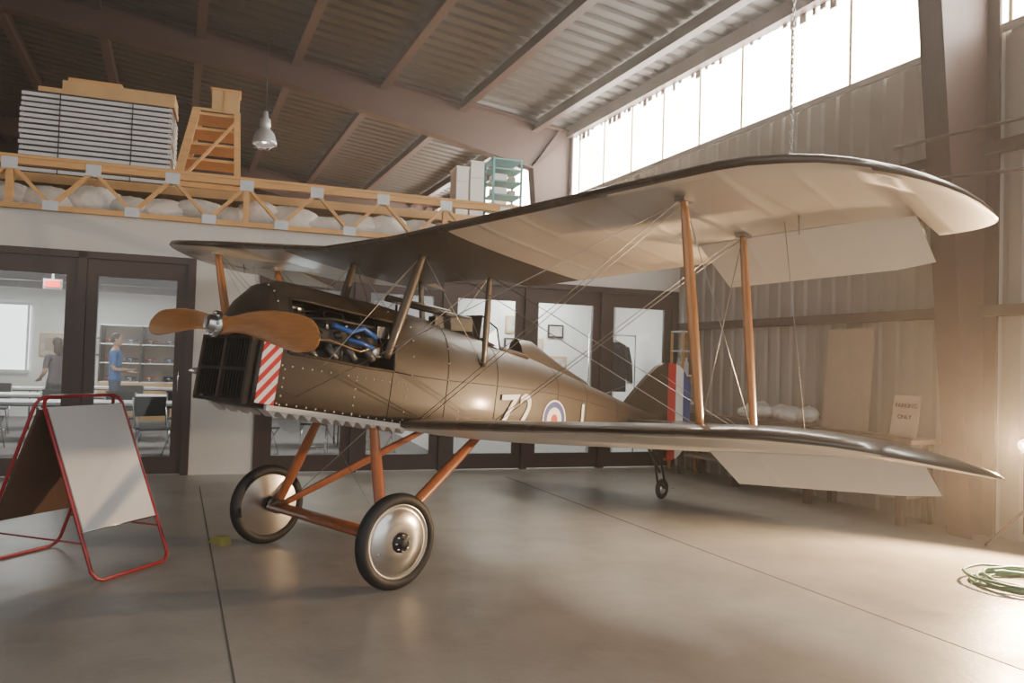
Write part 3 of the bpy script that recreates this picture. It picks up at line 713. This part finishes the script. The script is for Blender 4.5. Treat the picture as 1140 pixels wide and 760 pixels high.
# wings
XS = [0,.008,.03,.08,.16,.28,.42,.56,.7,.85,1.]
EX = .80
def loft(b, stations, a0, c, zf, inc, btn, btf, bs, mt, mb, side_mats=None, tk=.062, droop=.05):
    n = 2*len(XS)-1; rings = []
    for bb, xc in stations:
        bt = btn if bb > 0 else btf; r = max(0, (abs(bb)-(bt-bs))/bs); r = min(r, 1)
        g = 1-sqrt(max(0, 1-r*r)); le = a0-EX*c*g; te = a0-c+(1-EX)*c*(1-sqrt(max(0, 1-r**4)))
        if r >= 1: le = a0-EX*c+.01; te = a0-EX*c-.01
        lc = le-te; rg = []
        if xc < .72 and abs(bb) > 1: xc = (le-(a0-xc*c))/lc
        f = lambda x: 2.6*sqrt(x)*(1-x)
        zd = -droop*r*r
        for x in reversed(XS):
            X = x*xc; a = le-X*lc; rg.append((a, bb, zd+zf(bb)-(a0-a)*inc+tk*lc*f(X)+.002))
        for x in XS[1:]:
            X = x*xc; a = le-X*lc; rg.append((a, bb, zd+zf(bb)-(a0-a)*inc-.018*lc*f(X)*(1 if X > .02 else .5)-.002))
        rings.append(rg)
    top = []; bot = []; ctr = []
    for i in range(len(rings)-1):
        mid = abs((stations[i][0]+stations[i+1][0])/2)
        for j in range(n):
            f = (i*n+j, i*n+(j+1) % n, (i+1)*n+(j+1) % n, (i+1)*n+j)
            if j <= len(XS) or j == n-1: top.append(f)
            elif mid < 1.0 and side_mats: ctr.append(f)
            else: bot.append(f)
    vs = [p for r in rings for p in r]
    b.add(vs, top, mt, True); b.add(vs, bot, mb, True)
    if ctr: b.add(vs, ctr, side_mats, True)
    for rg in (rings[0], rings[-1]): b.add(rg, [tuple(range(n))], mt)
def aileron(b, b1, b2, a0, c, zf, inc, xh, ln, ang):
    A = []
    for bb in [b1+(b2-b1)*k/6 for k in range(7)]:
        ah = a0-xh*c-.012; zh = zf(bb)-(a0-ah)*inc
        l = ln*(1 if abs(bb) < abs(b2)-.15 or b1 == b2 else .93)
        A.append([(ah, bb, zh+.030), (ah+.0, bb, zh-.022), (ah-l*.5*cos(ang)-.0, bb, zh-.012-l*.5*sin(ang)), (ah-l*cos(ang), bb, zh-l*sin(ang)), (ah-l*.5*cos(ang)+.012, bb, zh+.018-l*.5*sin(ang))])
    vs = [p for r in A for p in r]; n = 5
    b.add(vs, [(i*n+j, i*n+j+1, (i+1)*n+j+1, (i+1)*n+j) for i in range(6) for j in (0, 1, 2)], 'linen_lit')
    b.add(vs, [(i*n+j, i*n+(j+1) % n, (i+1)*n+(j+1) % n, (i+1)*n+j) for i in range(6) for j in (3, 4)], 'wingbrown')
    b.add(A[0], [(0,1,2,3,4)], 'wingbrown'); b.add(A[-1], [(0,1,2,3,4)], 'wingbrown')
def zu(bb): return 2.275+(max(0, bb-.45)*.052 if bb > 0 else max(0, -bb-.45)*.108)
def zlw(bb): return .985+(max(0, bb-.36)*.060 if bb > 0 else max(0, -bb-.36)*.108)
UB = .95; A1, A2 = 2.26, 3.50
def tips(bt, sg): return [(sg*x, 1.) for x in (bt-UB+UB*k for k in (.5,.6,.68,.76,.83,.89,.94,.975,.993,1.)) if x > A2+.02]
UN, UF = 3.82, 3.97
far = list(reversed(tips(UF, -1)))+[(-A2,1.),(-A2,.69),(-3.38,.69),(-3.2,.69),(-A1,.69),(-A1,1.),(-1.6,1.),(-1.,1.),(-.62,1.),(-.52,1.),(-.42,.76),(0,.74)]
near = [(.42,.76),(.52,1.),(.62,1.),(1.,1.),(1.6,1.),(A1,1.),(A1,.69),(2.9,.69),(3.05,.69),(3.2,.69),(3.32,.69),(3.42,.69),(A2,.69),(A2,1.)]+tips(UN, 1)
b = MB(); loft(b, far+near, -.13, 1.40, zu, .14, UN, UF, UB, 'wingbrown', 'linen', 'brown')
aileron(b, A1+.01, A2-.01, -.13, 1.40, zu, .14, .69, .47, radians(31)); aileron(b, -A1-.01, -A2+.01, -.13, 1.40, zu, .14, .69, .44, radians(20))
b.obj('upper_wing', O)
for sg, nm in ((1, 'lower_wing_port'), (-1, 'lower_wing_starboard')):
    b = MB(); tb_ = 3.83
    st = [(.34,1.),(.8,1.),(1.4,1.),(A1,1.),(A1,.69),(2.9,.69),(3.05,.69),(3.2,.69),(3.32,.69),(3.42,.69),(A2,.69),(A2,1.)]+tips(tb_, 1)
    loft(b, [(sg*x, c) for x, c in st], -.33, 1.38, zlw, .14, tb_, tb_, UB, 'wingbrown', 'linen', None, droop=.09)
    aileron(b, sg*(A1+.01), sg*(A2-.01), -.33, 1.38, zlw, .14, .69, .48, radians(33)); b.obj(nm, O)

# struts
def strut(b, p0, p1, ch, th, mat):
    p0, p1 = Vector(p0), Vector(p1); pts = [p0.lerp(p1, f) for f in (0, .05, .25, .5, .75, .95, 1)]
    rr = [th*.35, th*.42, th*.5, th*.55, th*.5, th*.42, th*.35]
    b.path(pts, rr, mat, 12, flat=ch/th, fdir=(1, 0, 0))
b = MB()
def zus(a, bb): return zu(bb)-(-.13-a)*.14-.03
def zls(a, bb): return zlw(bb)-(-.33-a)*.14+.06
PT = {}
for sg, B in ((1, 2.6), (-1, 2.6)):
    bb = sg*B; PT[sg] = dict(uf=(-.37,bb,zus(-.37,bb)), ur=(-1.02,bb,zus(-1.02,bb)), lf=(-.59,bb,zls(-.59,bb)), lr=(-1.22,bb,zls(-1.22,bb)-.01))
    for k1, k2 in (('uf','lf'), ('ur','lr')):
        strut(b, PT[sg][k1], PT[sg][k2], .085, .036, 'wood')
        for kk in (k1, k2): p = Vector(PT[sg][kk]); b.box((p.x-.05, p.x+.05), (p.y-.03, p.y+.03), (p.z-.012, p.z+.012), 'steel')
b.obj('interplane_struts', O)
b = MB(); CB = {}
for sg in (1, -1):
    f0, f1 = (-.20, sg*.375, 1.46), (-.46, sg*.42, 2.22); r0, r1 = (-1.16, sg*.36, 1.42), (-1.14, sg*.42, 2.13); CB[sg] = (f1, r1, f0, r0)
    strut(b, f0, f1, .075, .034, 'brown'); strut(b, r0, r1, .06, .03, 'brown')
b.obj('cabane_struts', O)
# rigging
b = MB()
def wire(p, q, r=.0028): b.path([p, q], r, 'wire', 5)
for sg in (1, -1):
    P = PT[sg]; rf = (-.52, sg*.38, zls(-.52, sg*.4)); rr = (-1.2, sg*.36, zls(-1.2, sg*.4))
    for dx in (-.03, .03):
        off = lambda p: (p[0]+dx, p[1], p[2])
        wire(off(rf), off(P['uf'])); wire(off(rr), off(P['ur']))
    wire(CB[sg][0], P['lf']); wire(CB[sg][1], P['lr']); wire(P['uf'], P['lr']); wire(P['ur'], P['lf'])
    wire(CB[sg][0], CB[sg][3]); wire(CB[sg][1], CB[sg][2]); wire((.4, sg*.37, 1.3), CB[sg][0])
    wire((.5, sg*.375, 1.2), P['uf'], .0024)
    wire((-.9, sg*2.9, zus(-.9, sg*2.9)), (-1.25, sg*2.9, zls(-1.25, sg*2.9)-.05), .0024)
    wire((-3.9, sg*1.1, .93), (-4.25, 0, 1.4), .0024); wire((-3.9, sg*1.1, .91), (-4.2, 0, .7), .0024)
    b.path([(-.85, sg*3.0, zus(-.85, sg*3.)), (-.86, sg*3.0, zus(-.86, sg*3.)-.10)], .005, 'wire', 5)
wire(CB[1][0], (-.2, -.37, 1.46)); wire(CB[-1][0], (-.2, .37, 1.46)); wire(CB[1][1], (-1.16, -.36, 1.42)); wire(CB[-1][1], (-1.16, .36, 1.42))
b.obj('rigging_wires', O)
# undercarriage
b = MB()
for sg in (1, -1):
    hub = (0, sg*.66, .315); strut(b, (-.14, sg*.33, 1.02), hub, .085, .04, 'gearwood'); strut(b, (-1.2, sg*.31, .89), (-.03, sg*.66, .315), .075, .04, 'gearwood')
    b.lathe((-.0, sg*.66, .315), (0, sg, 0), [(0,-.04),(.06,-.04),(.06,.04),(0,.04)], 'brown', 16)
b.path([(0, -.69, .305), (0, .69, .305)], .034, 'gearwood', 14, flat=2.2, fdir=(1,0,0))
b.path([(0, -.84, .305), (0, .84, .305)], .02, 'steel', 10)
b.path([(-.05, .62, .33), (-.14, -.32, 1.0)], .0028, 'wire', 5); b.path([(-.05, -.62, .33), (-.14, .32, 1.0)], .0028, 'wire', 5)
b.obj('undercarriage', O)
for sg, nm in ((1, 'wheel_port'), (-1, 'wheel_starboard')):
    b = MB(); c = (0, sg*.80, .305); ax_ = (0, sg, 0)
    tp = [(.305-.042+.042*cos(t), .042*sin(t)) for t in [2*pi*k/16 for k in range(17)]]
    b.lathe(c, ax_, tp, 'rubber', 48)
    b.lathe(c, ax_, [(.235,.028),(.245,.034),(.226,.030),(.21,.024),(.20,.034),(.12,.048),(.07,.054),(.055,.05)], 'alu', 48)
    b.lathe(c, ax_, [(.235,-.028),(.20,-.034),(.12,-.048),(.05,-.052)], 'alu', 48)
    b.lathe(c, ax_, [(.06,.045),(.062,.062),(.045,.07),(.03,.07),(.028,.085),(.02,.088),(0,.088)], 'dark', 24)
    for k in range(8):
        t = 2*pi*k/8; b.lathe((c[0]+.05*cos(t), c[1]+sg*.066, c[2]+.05*sin(t)), ax_, [(.007,0),(.007,.012),(0,.012)], 'steel', 6)
    b.path([(c[0]+.16, c[1]+sg*.038, c[2]-.06), (c[0]+.16, c[1]+sg*.055, c[2]-.06)], .01, 'steel', 6)
    b.obj(nm, O)
# tail
b = MB(); th = .045
fin = [(-3.55,1.05),(-3.75,1.20),(-4.0,1.37),(-4.2,1.48),(-4.33,1.515),(-4.40,1.515),(-4.40,.70),(-4.2,.70)]
b.prism([(a, -th/2, z) for a, z in fin], (0, th, 0), 'brown')
vf = [(-3.95,.72),(-4.40,.72),(-4.40,.45),(-4.3,.46)]; b.prism([(a, -.02, z) for a, z in vf], (0, .04, 0), 'brown')
b.obj('tail_fin', O)
b = MB()
def rtop(a): x = (-4.41-a)/.48; return 1.515-.26*x**3
def rbot(a): x = (-4.41-a)/.48; return .42+.30*x**3
for k, mt in enumerate(('red', 'white', 'blue')):
    a0 = -4.41-.16*k; pl = [(a0-.16*f/4, rtop(a0-.16*f/4)) for f in range(5)]+[(a0-.16*f/4, rbot(a0-.16*f/4)) for f in (4,3,2,1,0)]
    b.prism([(a, -.02, z) for a, z in pl], (0, .04, 0), mt)
b.obj('rudder', O)
b = MB()
hp = [(-3.45,.06),(-3.6,.9),(-3.75,1.25),(-3.95,1.42),(-4.15,1.45),(-4.4,1.42),(-4.6,1.25),(-4.68,1.0),(-4.66,.2),(-4.45,.06)]
for sg in (1, -1): b.prism([(a, sg*y, .895-(-3.45-a)*.05) for a, y in hp], (0, 0, .03), 'wingbrown')
b.obj('tailplane', O)
b = MB(); 
for sg in (1, -1):
    b.path([(-4.15, sg*.03, .72), (-4.30, sg*.045, .32), (-4.36, sg*.045, .115)], .012, 'dark', 8)
b.path([(-3.95, 0, .72), (-4.31, 0, .30)], .014, 'brown', 8)
b.lathe((-4.36, 0, .112), (0,1,0), [(.085+.027*cos(t), .027*sin(t)) for t in [2*pi*k/12 for k in range(13)]], 'rubber', 28)
b.lathe((-4.36, 0, .112), (0,1,0), [(0,-.03),(.03,-.03),(.07,-.012),(.07,.012),(.03,.03),(0,.03)], 'alu', 20); b.obj('tail_wheel', O)
# cockpit bits
b = MB()
b.box((-1.85, -1.35), (-.22, .22), (1.1, 1.12), 'leather'); b.box((-1.86, -1.78), (-.2, .2), (1.1, 1.5), 'leather')
b.add([(-1.28,-.17,1.62),(-1.28,.17,1.62),(-1.36,.12,1.84),(-1.36,-.12,1.84)], [(0,1,2,3)], 'screen')
b.path([(-1.28,-.17,1.62),(-1.36,-.12,1.84),(-1.36,.12,1.84),(-1.28,.17,1.62)], .008, 'dark', 6)
for sg in (1, -1):
    b.add([(-1.28,sg*.17,1.62),(-1.46,sg*.24,1.57),(-1.46,sg*.20,1.74),(-1.36,sg*.12,1.84)], [(0,1,2,3)], 'screen'); b.path([(-1.46,sg*.24,1.57),(-1.46,sg*.20,1.74),(-1.36,sg*.12,1.84)], .007, 'dark', 6)
b.path([(-1.2, .14, 1.80), (-.55, .14, 1.87)], .022, 'dark', 10); b.path([(-.55, .14, 1.87), (-.35, .14, 1.89)], .012, 'dark', 10)
b.box((-1.2, -.8), (.10, .18), (1.70, 1.80), 'dark')
b.path([(-1.15, -.05, 1.86), (-.5, -.05, 1.93)], .02, 'brown', 10)
for a in (-1.1, -.6): b.path([(a, -.05, 1.7), (a, -.05, 1.88)], .01, 'dark', 6)
b.obj('cockpit_fittings', O)
# markings
ex = Vector((-1, -.085, 0)).normalized()    # reading direction along port side
def on_side(a, z, eps=.004): return Vector(sidept(a, z, eps))
text('serial_letter', 'Z2', 'white', .38, basis(on_side(-1.60, 1.05, .010), ex, (.0, 0, 1)), O, .002, .15)
b = MB(); 
def disc(r0, r1, mat, e):
    c = on_side(-2.17, .97, e); yv = Vector((0,0,1)); n = 36; vs = []
    for k in range(n):
        t = 2*pi*k/n; vs += [c+ex*r0*cos(t)+yv*r0*sin(t), c+ex*r1*cos(t)+yv*r1*sin(t)]
    b.add(vs, [(2*i, 2*((i+1) % n), 2*((i+1) % n)+1, 2*i+1) for i in range(n)], mat)
disc(.0001, .05, 'red', .010); disc(.05, .11, 'white', .010); disc(.11, .16, 'blue', .010); disc(.16, .175, 'white', .010)
b.obj('roundel', O)
text('serial_number', '1', 'white', .30, basis(on_side(-2.62, .98, .010), ex, (0, 0, 1)), O, .002, .1)

# ---------------------------------------------------------------- added haze: scattering box imitating the washed-out glow by the windows
vm = bpy.data.materials.new('haze_volume'); vm.use_nodes = True; N, L = vm.node_tree.nodes, vm.node_tree.links; N.clear()
o_ = N.new('ShaderNodeOutputMaterial'); vsn = N.new('ShaderNodeVolumeScatter'); vsn.inputs['Color'].default_value = (1., .95, .88, 1)
vsn.inputs['Density'].default_value = .0075; vsn.inputs['Anisotropy'].default_value = .5
L.new(vsn.outputs[0], o_.inputs['Volume']); M['air'] = vm
b = MB(S); b.box((-6.9, 7.5), (.005, 14.0), (.006, 5.98), 'air'); b.obj('haze_volume', FLOOR)

# ---------------------------------------------------------------- lights
w = bpy.data.worlds.new('world'); scene.world = w; w.use_nodes = True
N, L = w.node_tree.nodes, w.node_tree.links; bg = N['Background']
tc = N.new('ShaderNodeTexCoord'); sp = N.new('ShaderNodeSeparateXYZ'); L.new(tc.outputs['Generated'], sp.inputs[0])
cr = N.new('ShaderNodeValToRGB'); L.new(sp.outputs[2], cr.inputs[0])
cr.color_ramp.elements[0].position = 0.; cr.color_ramp.elements[0].color = (.45, .42, .38, 1)
cr.color_ramp.elements[1].position = .5; cr.color_ramp.elements[1].color = (.78, .82, .88, 1)
e = cr.color_ramp.elements.new(.03); e.color = (.97, .94, .90, 1)
L.new(cr.outputs[0], bg.inputs[0]); bg.inputs[1].default_value = 1.1
l = bpy.data.lights.new('work_lamp_light', 'SPOT'); l.energy = 900; l.color = (1., .66, .36); l.spot_size = radians(165); l.spot_blend = .5; l.shadow_soft_size = .06
o = bpy.data.objects.new('work_lamp_light', l); COL.objects.link(o); o.location = (4.29, 6.43, .93); o.rotation_euler = Vector((-.62, -.75, -.15)).to_track_quat('-Z', 'Y').to_euler()
scene.view_settings.exposure = .5
